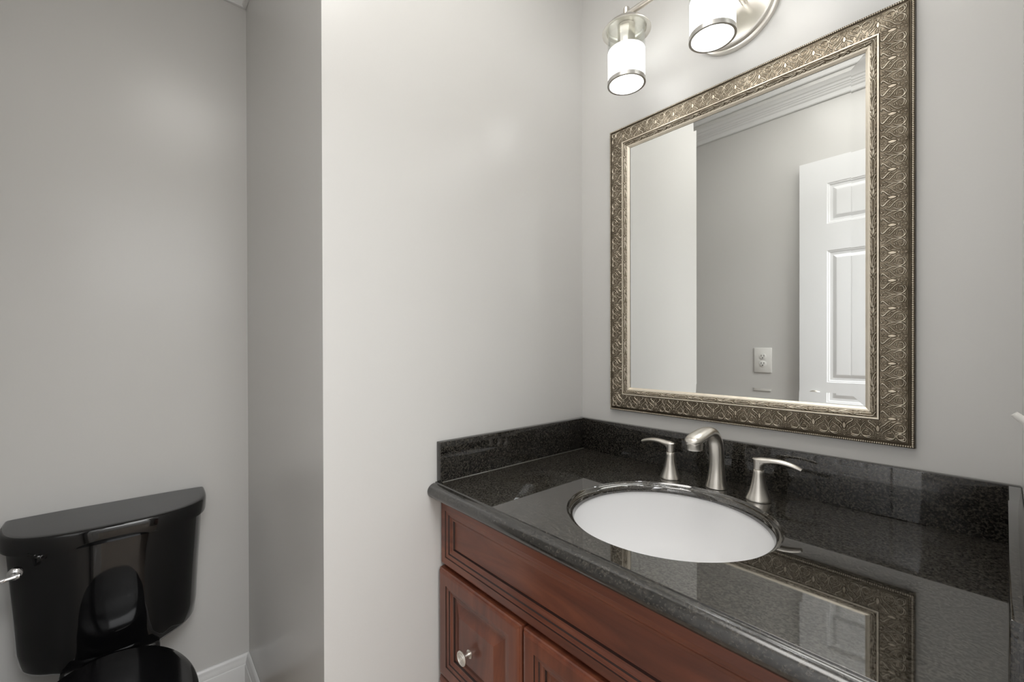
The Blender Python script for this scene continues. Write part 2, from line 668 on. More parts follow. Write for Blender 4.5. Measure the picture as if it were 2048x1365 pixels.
counter = empty('countertop', (0.4675, -0.28, 0.8065), 'polished black granite vanity countertop with upstands on three sides', 'countertop')
bm = bmesh.new()
x0, x1 = 0.0008, XR - 0.0008
yfr = -0.5685
PROF = [(-0.5685, 0.8453), (-0.5690, 0.8450), (-0.5694, 0.8444), (-0.5697, 0.8436), (-0.5701, 0.8430), (-0.5708, 0.8427)]
PROF += [(-0.5715 - 0.0205 * math.cos(math.radians(a)), 0.8250 + 0.0180 * math.sin(math.radians(a))) for a in range(84, -84, -8)] + [(-0.5655, 0.8070)]
# top plate with hole
n = 128
er = [bm.verts.new(p) for p in ellipse(SA, SB, ZT, n)]
# outer rectangle sampled by the same angles
rect = []
for i in range(n):
    a = 2 * PI * i / n
    dx, dy = math.cos(a), math.sin(a)
    ts = []
    if dx > 1e-9: ts.append((x1 - SX) / dx)
    if dx < -1e-9: ts.append((x0 - SX) / dx)
    if dy > 1e-9: ts.append((-0.0008 - SY) / dy)
    if dy < -1e-9: ts.append((yfr - SY) / dy)
    t = min(ts)
    rect.append([SX + dx * t, SY + dy * t])
for cx_, cy_ in ((x0, -0.0008), (x1, -0.0008), (x0, yfr), (x1, yfr)):
    k = min(range(n), key=lambda i: (rect[i][0] - cx_) ** 2 + (rect[i][1] - cy_) ** 2)
    rect[k] = [cx_, cy_]
rr = [bm.verts.new((p[0], p[1], ZT)) for p in rect]
for i in range(n):
    j = (i + 1) % n
    bm.faces.new((er[i], er[j], rr[j], rr[i]))
# rim mouldings round the bowl cut-out
RIM = [(0.0, 0.0), (0.0018, -0.0016), (0.0032, -0.0036), (0.0048, -0.0046), (0.0072, -0.0052), (0.0098, -0.0066), (0.0122, -0.0090),
       (0.0142, -0.0125), (0.0151, -0.0155), (0.0154, -0.0180), (0.0155, -0.0205)]
prev = er
for ins, dz in RIM[1:]:
    cur = [bm.verts.new(p) for p in ellipse(SA - ins, SB - ins, ZT + dz, n)]
    for i in range(n):
        j = (i + 1) % n
        bm.faces.new((prev[i], prev[j], cur[j], cur[i]))
    prev = cur
# front edge
xs = sorted({round(p[0], 6) for p in rect if abs(p[1] - yfr) < 1e-6})
prevr = [bm.verts.new((x, PROF[0][0], PROF[0][1])) for x in xs]
for y, z in PROF[1:]:
    cur = [bm.verts.new((x, y, z)) for x in xs]
    for i in range(len(xs) - 1):
        bm.faces.new((prevr[i], prevr[i + 1], cur[i + 1], cur[i]))
    prevr = cur
back = [bm.verts.new((x, -0.0008, 0.8070)) for x in xs]
# end caps
for xe in (x0, x1):
    bm.faces.new([bm.verts.new((xe, y, z)) for y, z in PROF] + [bm.verts.new((xe, -0.0008, 0.8070)), bm.verts.new((xe, -0.0008, ZT))])
bmesh.ops.remove_doubles(bm, verts=bm.verts[:], dist=1e-6)
bmesh.ops.delete(bm, geom=[v for v in bm.verts if not v.link_faces], context='VERTS')
slab = from_bm('slab', bm, [M_GRAN, M_GRANE], counter, True, 50)
for _p in slab.data.polygons:
    if all(abs(slab.data.vertices[i].co.z - ZT) < 1e-5 for i in _p.vertices):
        _p.use_smooth = False
    elif min(slab.data.vertices[i].co.y for i in _p.vertices) < yfr - 1e-4:
        _p.material_index = 1


def splash(name, b, bev=0.0016):
    bm = bmesh.new()
    add_box(bm, *b, bev, 2)
    return from_bm(name, bm, M_GRANS, counter, True, 40)


G = 0.0006
splash('backsplash', (G, XR - G, -TS, -G, ZT + 0.0003, ZS))['label'] = 'long upstand below the mirror'
splash('side_splash', (G, TS, -0.5656, -TS - 0.0003, ZT + 0.0003, ZS))
splash('side_splash', (0.9192, XR - G, -0.5575, -TS - 0.0003, ZT + 0.0003, ZS))
# caulk bead in the joints
bm = bmesh.new()
sweep(bm, [(TS, -0.5600, ZT + 0.0006), (TS, -TS, ZT + 0.0006)], [0.0009, 0.0009], 8)
sweep(bm, [(TS, -TS, ZT + 0.0006), (0.919, -TS, ZT + 0.0006)], [0.0008, 0.0008], 8)
M_CAULK = mat('clear_caulk', (0.16, 0.155, 0.14), 0.25)
from_bm('caulk_line', bm, M_CAULK, counter, True)
Local.fix(counter)

# ------------------------------------------------------------------ basin
basin = empty('sink_basin', (SX, SY, 0.80), 'white oval undermount sink set below the cut-out in the black counter', 'sink')
bm = bmesh.new()
rings = []
fl = 0.006
for s, z in ((1.06, 0.8244), (1.0, 0.8244), (0.995, 0.8214), (0.985, 0.8084), (0.955, 0.7834), (0.90, 0.7534), (0.81, 0.7264), (0.68, 0.7064),
             (0.50, 0.6934), (0.30, 0.6864), (0.12, 0.6834)):
    rings.append(ellipse((SA - 0.012) * s, (SB - 0.012) * s, z, 96))
outer = []
for s, z in ((0.12, 0.6734), (0.32, 0.6754), (0.53, 0.6824), (0.72, 0.6964), (0.86, 0.7184), (0.96, 0.7484), (1.01, 0.7834), (1.04, 0.8144), (1.06, 0.8164)):
    outer.append(ellipse((SA - 0.012) * s, (SB - 0.012) * s, z, 96))
R = loft(bm, rings + outer, True, False, False)
for i in range(96):
    j = (i + 1) % 96
    bm.faces.new((R[-1][i], R[-1][j], R[0][j], R[0][i]))
from_bm('bowl', bm, M_CHINA, basin, True, 60)
bm = bmesh.new()
lathe(bm, [(0.0205, 0.6734), (0.0205, 0.6849), (0.0225, 0.6859), (0.0220, 0.6869), (0.0170, 0.6869), (0.0150, 0.6854), (0.0145, 0.6844), (0.010, 0.6852), (0.004, 0.6864)], (SX, SY, 0), 32)
from_bm('drain', bm, M_NICK, basin, True, 40)
Local.fix(basin)

# ------------------------------------------------------------------ faucet
faucet = empty('faucet', (0.4730, -0.088, ZT), 'brushed nickel widespread faucet with arched spout and two lever handles behind the sink', 'faucet')
Z0 = ZT + 0.0004


def bell(parent, name, x, y):
    bm = bmesh.new()
    lathe(bm, [(0.0250, Z0), (0.0253, Z0 + 0.0012), (0.0245, Z0 + 0.0035), (0.0218, Z0 + 0.0100), (0.0185, Z0 + 0.0190), (0.0158, Z0 + 0.0290),
               (0.0136, Z0 + 0.0390), (0.0120, Z0 + 0.0490), (0.0109, Z0 + 0.0580), (0.0104, Z0 + 0.0650), (0.0098, Z0 + 0.0655), (0.0085, Z0 + 0.0655)], (x, y, 0), 48)
    return from_bm(name, bm, M_NICK, parent, True, 50)


def lever(parent, x, y, sgn):
    bm = bmesh.new()
    lathe(bm, [(0.0085, Z0 + 0.0655), (0.0098, Z0 + 0.0668), (0.0100, Z0 + 0.0690), (0.0098, Z0 + 0.0760), (0.0102, Z0 + 0.0820), (0.0100, Z0 + 0.0860)], (x, y, 0), 32, cap1=True)
    pts = [(x - sgn * 0.0115, y, Z0 + 0.0880), (x - sgn * 0.006, y, Z0 + 0.0872), (x, y, Z0 + 0.0862), (x + sgn * 0.012, y, Z0 + 0.0868), (x + sgn * 0.026, y, Z0 + 0.0890),
           (x + sgn * 0.042, y, Z0 + 0.0896), (x + sgn * 0.058, y, Z0 + 0.0876), (x + sgn * 0.072, y, Z0 + 0.0836), (x + sgn * 0.079, y, Z0 + 0.0806)]
    rad = [(0.0045, 0.0012), (0.0085, 0.0034), (0.0104, 0.0060), (0.0106, 0.0066), (0.0102, 0.0056), (0.0095, 0.0050), (0.0084, 0.0045), (0.0070, 0.0039), (0.0058, 0.0032)]
    P = catmull(pts, 5)
    Rr = catmull(rad, 5)
    sweep(bm, P, Rr, 24, up=(0, 1, 0))
    # fillet under the lever
    pts2 = catmull([(x + sgn * 0.001, y, Z0 + 0.070), (x + sgn * 0.003, y, Z0 + 0.078), (x + sgn * 0.010, y, Z0 + 0.084), (x + sgn * 0.022, y, Z0 + 0.0878)], 5)
    rd2 = catmull([(0.0090, 0.0088), (0.0092, 0.0080), (0.0088, 0.0055), (0.0070, 0.0030)], 5)
    sweep(bm, pts2, rd2, 20, up=(0, 1, 0))
    return from_bm('lever', bm, M_NICK, parent, True, 55)


h1 = bell(faucet, 'handle', 0.3660, -0.1030)
lever(h1, 0.3660, -0.1030, -1)
h2 = bell(faucet, 'handle', 0.5695, -0.1040)
lever(h2, 0.5695, -0.1040, 1)
# spout
SPX = 0.4735
bm = bmesh.new()
path = [(-0.0884, 0.0000), (-0.0884, 0.0015), (-0.0884, 0.0100), (-0.0876, 0.0220), (-0.0868, 0.0400), (-0.0866, 0.0600), (-0.0880, 0.0820), (-0.0930, 0.1040),
        (-0.1030, 0.1205), (-0.1180, 0.1320), (-0.1360, 0.1365), (-0.1560, 0.1355), (-0.1760, 0.1325), (-0.1950, 0.1290), (-0.2090, 0.1245), (-0.2170, 0.1195)]
rad = [(0.0240, 0.0240), (0.0243, 0.0243), (0.0220, 0.0220), (0.0198, 0.0198), (0.0176, 0.0172), (0.0168, 0.0162), (0.0166, 0.0156), (0.0167, 0.0148),
       (0.0171, 0.0138), (0.0176, 0.0128), (0.0176, 0.0116), (0.0186, 0.0118), (0.0194, 0.0120), (0.0194, 0.0120), (0.0172, 0.0108), (0.0100, 0.0066)]
P = [(SPX, y, Z0 + z) for y, z in path]
sweep(bm, catmull(P, 4), catmull(rad, 4), 32, up=(1, 0, 0))
sp = from_bm('spout', bm, M_NICK, faucet, True, 60)
bm = bmesh.new()
lathe(bm, [(0.0130, Z0 + 0.1062), (0.0166, Z0 + 0.1062), (0.0172, Z0 + 0.1074), (0.0176, Z0 + 0.1150), (0.0184, Z0 + 0.1230), (0.0180, Z0 + 0.1290), (0.0150, Z0 + 0.1340)], (SPX, -0.2000, 0), 40)
from_bm('spout_outlet', bm, M_NICK, sp, True, 50)
Local.fix(faucet)

# ------------------------------------------------------------------ framed mirror
FX0, FX1, FZ0, FZ1 = 0.1185, 0.8066, 0.9835, 1.8420
FW = 0.0728
mirror = empty('wall_mirror', ((FX0 + FX1) / 2, 0, (FZ0 + FZ1) / 2),
               'rectangular wall mirror with an ornate antique champagne frame hanging above the sink', 'mirror')


def stroke_field(W, H, strokes, step):
    """relief 0..1 and antiquing tone 0..1 of strokes on a cell of W x H millimetres.
    strokes: (points in mm, half width in mm, height, taper)"""
    nx, ny = int(W / step), int(H / step)
    X, Y = np.meshgrid((np.arange(nx) + 0.5) / nx * W, (np.arange(ny) + 0.5) / ny * H, indexing='xy')
    out = np.zeros((ny, nx))
    gap = np.full((ny, nx), 9.0)
    for pts, w, h, tp in strokes:
        p = np.array(catmull(pts, 5) if len(pts) > 2 else pts, float)
        m = len(p)
        d2 = np.full((ny, nx), 1e9)
        ww = np.full((ny, nx), w)
        for k in range(max(m - 1, 1)):
            a = p[k]
            b = p[min(k + 1, m - 1)]
            ab = b - a
            l2 = max(ab @ ab, 1e-9)
            t = np.clip(((X - a[0]) * ab[0] + (Y - a[1]) * ab[1]) / l2, 0, 1)
            dd = (X - a[0] - t * ab[0]) ** 2 + (Y - a[1] - t * ab[1]) ** 2
            upd = dd < d2
            d2 = np.where(upd, dd, d2)
            q = (k + t) / max(m - 1, 1)
            ww = np.where(upd, w * (1 - tp + tp * np.sin(np.clip(q, 0.02, 0.98) * PI)), ww)
        out = np.maximum(out, h * np.sqrt(np.clip(1 - d2 / ww ** 2, 0, 1)))
        gap = np.minimum(gap, np.sqrt(d2) - ww)
    tone = 0.40 - 0.38 * np.exp(-(np.clip(gap, 0, None) / 0.45) ** 2)
    tone = np.where(out > 0, 0.15 + 0.85 * np.clip(out * 1.25, 0, 1), tone)
    return out, tone


def scroll_cell():
    """one repeat of the scroll band, drawn 1180 x 1100 with a stem at y=0 and a palmette at y=550; x=0 is the inner side"""
    half = [
        ([(570, 130), (730, 55), (880, 30), (1010, 80), (1080, 180), (1070, 260), (1025, 325)], 0.74, 1.0, 0.3),
        ([(985, 75), (1008, 150), (990, 250), (910, 315), (810, 292)], 0.70, 0.95, 0.3),
        ([(345, 150), (420, 165), (510, 240), (610, 330), (720, 395), (810, 415), (900, 402)], 0.70, 0.95, 0.35),
        ([(600, 170), (614, 215), (640, 262)], 0.55, 0.75, 0.3), ([(692, 140), (706, 205), (740, 262)], 0.55, 0.75, 0.3),
        ([(822, 165), (880, 190), (945, 196)], 0.45, 0.55, 0.2), ([(900, 240), (952, 228)], 0.42, 0.5, 0.0), ([(905, 118), (945, 124)], 0.42, 0.5, 0.0),
        ([(82, 342), (62, 292), (120, 255), (200, 290), (300, 380), (380, 440), (465, 485)], 1.15, 1.0, 0.62),
        ([(298, 270), (340, 315)], 0.5, 0.7, 0), ([(400, 330), (455, 385)], 0.55, 0.7, 0), ([(380, 250), (440, 265)], 0.48, 0.6, 0),
        ([(480, 330), (530, 360)], 0.48, 0.6, 0), ([(500, 425), (590, 440), (672, 468)], 0.62, 0.85, 0.3),
        ([(90, 465), (160, 487)], 0.45, 0.6, 0), ([(208, 463), (300, 497)], 0.6, 0.75, 0), ([(160, 548), (330, 549)], 0.4, 0.5, 0),
        ([(766, 545), (825, 520)], 0.6, 0.8, 0), ([(865, 480), (932, 484)], 0.5, 0.7, 0), ([(1025, 522), (1115, 541)], 0.5, 0.65, 0),
        ([(1000, 462), (1062, 438)], 0.48, 0.6, 0), ([(970, 412), (1050, 390)], 0.5, 0.65, 0), ([(1060, 480), (1110, 486)], 0.42, 0.5, 0),
        ([(520, 6), (680, 2), (930, 0)], 0.62, 0.75, 0.1), ([(965, 0), (1020, 2), (1072, 44)], 0.62, 0.8, 0.3),
        ([(218, 152), (330, 82), (470, 32), (525, 8)], 0.62, 0.9, 0.25), ([(104, 132), (180, 92), (252, 64)], 0.60, 0.8, 0.25),
        ([(160, 22), (250, 16), (330, 17)], 0.4, 0.55, 0.2),
    ]
    kx, ky = 40.8 / 1180, 53.6 / 1100
    st = []
    for pts, w, h, tp in half:
        for f in (lambda y: y, lambda y: 1100 - y, lambda y: -y, lambda y: 1100 + y):
            st.append(([(x * kx, f(y) * ky) for x, y in pts], w, h, tp))
    st.append(([(400 * kx, 26.8), (540 * kx, 26.8), (650 * kx, 26.8)], 3.3, 0.62, 0.45))
    st.append(([(90 * kx, 26.4), (91 * kx, 26.4)], 1.0, 1.0, 0))
    for y in (0.2, 53.8):
        st.append(([(85 * kx, y), (86 * kx, y)], 1.45, 1.0, 0))
    return stroke_field(40.8, 53.6, st, 0.2)


def leaf_cell():
    """laurel moulding, drawn 270 x 1540; x=0 is the glass side"""
    src = [
        ([(130, 365), (72, 450), (60, 600), (70, 800), (80, 950), (104, 1060)], 0.62, 1.0, 0.3),
        ([(130, 365), (192, 450), (216, 600), (204, 800), (190, 950), (168, 1040)], 0.62, 1.0, 0.3),
        ([(122, 470), (124, 640), (122, 790)], 0.4, 0.5, 0.2), ([(104, 830), (140, 830)], 0.5, 0.8, 0), ([(122, 880), (122, 1020)], 0.45, 0.7, 0),
        ([(254, 1015), (172, 1130), (122, 1250), (116, 1400), (134, 1545)], 0.75, 1.0, 0.4),
        ([(244, 1190), (196, 1280), (180, 1410)], 0.6, 0.8, 0.3), ([(258, 1330), (216, 1430), (206, 1540)], 0.55, 0.75, 0.3),
        ([(40, 1100), (28, 1240), (58, 1400), (92, 1545)], 0.6, 0.9, 0.3), ([(6, 1290), (34, 1400), (56, 1530)], 0.55, 0.75, 0.3),
        ([(150, -40), (150, 80), (130, 200), (60, 330)], 0.7, 0.95, 0.4), ([(170, 60), (168, 200), (165, 330)], 0.6, 0.85, 0.3),
        ([(0, 20), (36, 110), (58, 205)], 0.55, 0.8, 0.2), ([(0, 190), (28, 270), (56, 345)], 0.55, 0.8, 0.2), ([(8, 370), (26, 440), (32, 510)], 0.5, 0.7, 0.2),
        ([(256, 190), (228, 250), (202, 325)], 0.55, 0.8, 0.2), ([(252, 330), (240, 390), (232, 455)], 0.5, 0.65, 0.2),
        ([(256, 470), (246, 560), (242, 620)], 0.45, 0.6, 0), ([(256, 690), (246, 760)], 0.45, 0.6, 0), ([(250, 860), (238, 980)], 0.45, 0.6, 0),
        ([(16, 560), (30, 660)], 0.45, 0.6, 0), ([(12, 740), (30, 860)], 0.5, 0.65, 0), ([(10, 930), (34, 1050)], 0.5, 0.7, 0),
        ([(250, 20), (226, 90), (212, 150)], 0.5, 0.7, 0.2), ([(90, 60), (96, 150), (88, 240)], 0.5, 0.7, 0.2),
    ]
    kx, ky = 10.0 / 270, 75.6 / 1540
    st = []
    for pts, w, h, tp in src:
        for dy in (0, -1540, 1540):
            st.append(([(x * kx, (y + dy) * ky) for x, y in pts], w, h, tp))
    return stroke_field(10.0, 75.6, st, 0.2)


SCR, SCRT = scroll_cell()
LEAF, LEAFT = leaf_cell()


def sample(F, u, v):
    """u along (wraps), v across 0..1"""
    ny, nx = F.shape
    y = (u % 1.0) * ny - 0.5
    x = np.clip(v * nx - 0.5, 0, nx - 1.001)
    y0 = np.floor(y).astype(int)
    fy = y - y0
    x0 = np.floor(x).astype(int)
    fx = x - x0
    a, b = y0 % ny, (y0 + 1) % ny
    x1 = np.minimum(x0 + 1, nx - 1)
    return (F[a, x0] * (1 - fx) + F[a, x1] * fx) * (1 - fy) + (F[b, x0] * (1 - fx) + F[b, x1] * fx) * fy


# section: (distance from the outer edge, height off the wall)
SEC_V = [0.0, 0.0006, 0.0010, 0.0058, 0.0064, 0.0085, 0.0092, 0.0120, 0.0200, 0.0320, 0.0430, 0.0497, 0.0503, 0.0512, 0.0535, 0.0546, 0.0552,
         0.0570, 0.0600, 0.0630, 0.0645, 0.0655, 0.0685, 0.0708, 0.0722, 0.0728]
SEC_H = [0.0005, 0.0110, 0.0128, 0.0130, 0.0120, 0.0122, 0.0140, 0.0152, 0.0168, 0.0184, 0.0200, 0.0205, 0.0220, 0.0236, 0.0236, 0.0222, 0.0208,
         0.0222, 0.0215, 0.0190, 0.0176, 0.0182, 0.0172, 0.0150, 0.0138, 0.0132]
PER, PBEAD, PLEAF = 0.0536, 0.0035, 0.0756


def frame_part(name, va, vb, dv, ds, label=None):
    vs = sorted(set(np.round(np.concatenate([np.arange(va, vb, dv), [v for v in SEC_V if va <= v <= vb], [vb]]), 6)))
    vs = np.array(vs)
    allv, allf, allr = [], [], []
    off = 0
    wx, wz = FX1 - FX0, FZ1 - FZ0
    for side in range(4):
        Ls = wz if side % 2 == 0 else wx
        ns = int(Ls / ds)
        s = np.linspace(0, Ls, ns)
        S, Vv = np.meshgrid(s, vs, indexing='ij')
        S = np.minimum(np.maximum(S, Vv), Ls - Vv)
        Hh = np.interp(Vv, SEC_V, SEC_H)
        sc_ = S - Ls / 2
        rel = np.full(S.shape, 0.55)
        # scroll band
        b = (Vv >= 0.0088) & (Vv <= 0.0500)
        n_rep = round(Ls / PER)
        uu, vv = sc_ / (Ls / n_rep) + 0.5 * (n_rep % 2 == 0), 1 - (Vv - 0.0092) / 0.0408
        Hh = np.where(b, Hh + 0.0017 * sample(SCR, uu, vv), Hh)
        rel = np.where(b, sample(SCRT, uu, vv), rel)
        # beads
        b = (Vv > 0.0006) & (Vv < 0.0062)
        ph = (sc_ / PBEAD) % 1.0 - 0.5
        r2 = (ph * PBEAD / 0.00155) ** 2 + ((Vv - 0.0034) / 0.0019) ** 2
        q = np.sqrt(np.clip(1 - r2, 0, 1))
        Hh = np.where(b, Hh + 0.0016 * q, Hh)
        rel = np.where(b, 0.10 + 0.9 * q, rel)
        rel = np.where((Vv >= 0.0062) & (Vv < 0.0092), 0.18, rel)
        rel = np.where(Vv <= 0.0006, 0.15, rel)
        # fillet
        rel = np.where((Vv > 0.0508) & (Vv < 0.0540), 0.95, rel)
        rel = np.where((Vv >= 0.0500) & (Vv <= 0.0507), 0.15, rel)
        # leaf moulding
        b = (Vv >= 0.0548) & (Vv <= 0.0648)
        n_rep = round(Ls / PLEAF)
        uu, vv = sc_ / (Ls / n_rep), 1 - (Vv - 0.0548) / 0.0100
        Hh = np.where(b, Hh + 0.0012 * sample(LEAF, uu, vv), Hh)
        rel = np.where(b, sample(LEAFT, uu, vv), rel)
        rel = np.where(Vv > 0.0648, 1.0, rel)
        y = -Hh
        if side == 0:      # left, upwards
            X, Z = FX0 + Vv, FZ0 + S
        elif side == 1:    # top
            X, Z = FX0 + S, FZ1 - Vv
        elif side == 2:    # right, downwards
            X, Z = FX1 - Vv, FZ1 - S
        else:
            X, Z = FX1 - S, FZ0 + Vv
        allv.append(np.stack([X, y, Z], -1).reshape(-1, 3))
        allr.append(rel.reshape(-1))
        m = len(vs)
        idx = np.arange(ns * m).reshape(ns, m) + off
        q = np.stack([idx[:-1, :-1], idx[1:, :-1], idx[1:, 1:], idx[:-1, 1:]], -1).reshape(-1, 4)
        allf.append(q)
        off += ns * m
    Vt = np.concatenate(allv)
    F = np.concatenate(allf)
    Rl = np.concatenate(allr)
    # drop collapsed quads
    e1 = Vt[F[:, 1]] - Vt[F[:, 0]]
    e2 = Vt[F[:, 3]] - Vt[F[:, 0]]
    e3 = Vt[F[:, 2]] - Vt[F[:, 3]]
    keep = ((e1 ** 2).sum(1) > 1e-12) | ((e3 ** 2).sum(1) > 1e-12)
    F = F[keep][:, ::-1]
    me = bpy.data.meshes.new(name)
    me.vertices.add(len(Vt))
    me.vertices.foreach_set('co', (Vt - np.array(mirror.location)).astype(np.float32).ravel())
    me.loops.add(F.size)
    me.loops.foreach_set('vertex_index', F.astype(np.int32).ravel())
    me.polygons.add(len(F))
    me.polygons.foreach_set('loop_start', np.arange(0, F.size, 4, dtype=np.int32))
    me.update(calc_edges=True)
    at = me.attributes.new('relief', 'FLOAT', 'POINT')
    at.data.foreach_set('value', Rl.astype(np.float32))
    me.shade_smooth()
    o = link(name, me, M_GILT, mirror)
    if label:
        o['label'] = label
    return o


frame_part('beaded_edge', 0.0, 0.0088, 0.0004, 0.0004, 'row of small pale beads around the outside')
frame_part('scroll_band', 0.0088, 0.0505, 0.0004, 0.00042, 'wide band of raised scrolls and palmettes')
frame_part('leaf_moulding', 0.0505, 0.0728, 0.0004, 0.00045, 'narrow inner moulding of laurel leaves and a smooth pale lip')
# glass with bevelled rim
gx0, gx1, gz0, gz1 = FX0 + 0.0715, FX1 - 0.0715, FZ0 + 0.0715, FZ1 - 0.0715
bm = bmesh.new()
yg, bw, tilt = -0.0115, 0.0245, 0.0245 * math.tan(math.radians(2.0))


def rc(i, y):
    return [(gx0 + i, y, gz0 + i), (gx1 - i, y, gz0 + i), (gx1 - i, y, gz1 - i), (gx0 + i, y, gz1 - i)]


inner = rc(bw, yg)
outer_r = rc(0, yg)
bm.faces.new([bm.verts.new(p) for p in inner])
for k, ang in enumerate((2.0, 1.1, 2.0, 1.1)):      # bottom, right, top, left facets of the bevel
    a, b = outer_r[k], outer_r[(k + 1) % 4]
    c, d_ = inner[(k + 1) % 4], inner[k]
    dy = -bw * math.tan(math.radians(ang))
    bm.faces.new([bm.verts.new(p) for p in ((a[0], a[1] + dy, a[2]), (b[0], b[1] + dy, b[2]), c, d_)])
g = from_bm('mirror_glass', bm, M_MIRROR, mirror)
g.data.transform(Matrix.Translation(-Vector(mirror.location)))
bm = bmesh.new()
add_box(bm, FX0 + 0.004, FX1 - 0.004, -0.0058, -0.0006, FZ0 + 0.004, FZ1 - 0.004)
g = from_bm('backing_board', bm, M_DARK, mirror)
g.data.transform(Matrix.Translation(-Vector(mirror.location)))

# ------------------------------------------------------------------ vanity light
LX, LY, LZ = (0.2587, 0.4838, 0.7089), -0.1325, 1.8785
LR = 0.0478
light = empty('vanity_light', (LX[1], 0, 2.012), 'brushed nickel three-lamp vanity light with lit frosted glass cylinders above the mirror', 'wall light')
bm = bmesh.new()
lathe(bm, [(0.101, -0.0006), (0.101, -0.012), (0.0985, -0.0135), (0.0955, -0.0135), (0.0940, -0.0155), (0.0925, -0.0215), (0.0895, -0.0235), (0.060, -0.0245), (0.0, -0.0246)][:-1],
      (LX[1], 0, 2.010), 72, axis='y')
from_bm('back_plate', bm, M_NICK, light, True, 30)
ZBAR = 2.064
bm = bmesh.new()
sweep(bm, [(LX[0] - 0.004, LY, ZBAR), (LX[2] + 0.004, LY, ZBAR)], [0.0078, 0.0078], 24, up=(0, 0, 1))
from_bm('cross_bar', bm, M_NICK, light, True, 50)
bm = bmesh.new()
sweep(bm, catmull([(LX[1] + 0.028, -0.0240, 2.000), (LX[1] + 0.028, -0.060, 2.003), (LX[1] + 0.028, -0.100, 2.022), (LX[1] + 0.028, -0.126, 2.050), (LX[1] + 0.028, LY, ZBAR - 0.004)], 6), [0.0068] * 25, 20, up=(1, 0, 0))
from_bm('support_arm', bm, M_NICK, light, True, 50)


def lamp_unit(x, first):
    bm = bmesh.new()
    zd = 2.0185
    lathe(bm, [(0.0625, zd), (0.0632, zd + 0.0010), (0.0622, zd + 0.0026), (0.0560, zd + 0.0050), (0.0520, zd + 0.0140), (0.0480, zd + 0.0170), (0.030, zd + 0.0185),
               (0.012, zd + 0.0195), (0.0085, zd + 0.0250), (0.0080, zd + 0.0560), (0.0086, zd + 0.0600), (0.0080, zd + 0.0635), (0.004, zd + 0.0650)], (x, LY, 0), 56, cap0=False)
    lathe(bm, [(0.0625, zd), (0.0550, zd + 0.0020), (0.0515, zd + 0.0040), (0.0500, zd + 0.0130), (0.0470, zd + 0.0155), (0.0225, zd + 0.0165)], (x, LY, 0), 56, cap0=False, cap1=False)
    hold = from_bm('lamp_holder', bm, M_NICK, light, True, 35)
    bm = bmesh.new()
    lathe(bm, [(0.0225, 1.972), (0.0225, 2.0345)], (x, LY, 0), 40)
    from_bm('socket_cup', bm, M_NICK, hold, True, 40)
    # clear outer tube, frosted sleeve, metal ring
    bm = bmesh.new()
    lathe(bm, [(LR, 1.9665), (LR, 2.0330), (LR - 0.003, 2.0330), (LR - 0.003, 1.9665)], (x, LY, 0), 64, False, False)
    s = from_bm('lamp_shade', bm, M_CLEAR, light, True, 40)
    s['label'] = 'clear glass top of the cylinder shade'
    bm = bmesh.new()
    prof = [(LR, 1.8870), (LR, 1.9660), (LR - 0.003, 1.9660), (LR - 0.003, 1.8870)]
    rings = [[(x + r * math.cos(2 * PI * i / 64), LY + r * math.sin(2 * PI * i / 64), z) for i in range(64)] for r, z in prof]
    rings.append(rings[0])
    loft(bm, rings, True, False, False)
    bmesh.ops.remove_doubles(bm, verts=bm.verts[:], dist=1e-6)
    fr = from_bm('frosted_band', bm, M_FROST, s, True, 40)
    fr['label'] = 'glowing white frosted glass'
    bm = bmesh.new()
    prof = [(LR + 0.0016, LZ), (LR + 0.0016, LZ + 0.0100), (LR - 0.0036, LZ + 0.0100), (LR - 0.0036, LZ)]
    rings = [[(x + r * math.cos(2 * PI * i / 64), LY + r * math.sin(2 * PI * i / 64), z) for i in range(64)] for r, z in prof]
    rings.append(rings[0])
    loft(bm, rings, True, False, False)
    bmesh.ops.remove_doubles(bm, verts=bm.verts[:], dist=1e-6)
    from_bm('shade_ring', bm, M_NICKD, s, True, 40)
    bm = bmesh.new()
    pr = [(0.013, 1.9718), (0.0135, 1.962)]
    for k in range(0, 11):
        a = math.radians(20 + k * 15.5)
        pr.append((max(0.0008, 0.0245 * math.sin(a)), 1.9360 + 0.0245 * math.cos(a)))
    lathe(bm, pr, (x, LY, 0), 32)
    b = from_bm('light_bulb', bm, M_BULB, hold, True)
    b['label'] = 'lit white bulb'


for i, x in enumerate(LX):
    lamp_unit(x, i == 0)
Local.fix(light)

# ------------------------------------------------------------------ toilet
TY = -1.1830
toilet = empty('toilet', (XL, TY, 0), 'glossy black toilet with a chrome flush lever in the alcove', 'toilet')


def tank_outline(hw, xf, xb, n=64, bow=0.022, r=3.2, panel=0.0):
    """closed loop: back straight on xb, front bowed to xf"""
    pts = []
    for i in range(n + 1):
        t = -1 + 2 * i / n
        a = t * PI / 2
        yy = math.copysign(abs(math.sin(a)) ** (2 / r) if abs(t) > 0 else 0, t)
        xx = abs(math.cos(a)) ** (2 / r)
        x = xb + (xf - bow - xb) * xx + bow * (1 - yy * yy) * min(1, xx * 1.5)
        pts.append((x, TY + hw * yy))
    return pts


def tank_ring(hw, xf, z, pan=0.0, pw=0.1, **k):
    xb = XL + 0.006
    out = []
    for x, y in tank_outline(hw, xf, xb, **k):
        d = abs(y - TY)
        w = 1 / (1 + math.exp((d - pw) / 0.006))
        out.append((x + pan * w * (1 if x > xf - 0.06 else 0), y, z))
    return out


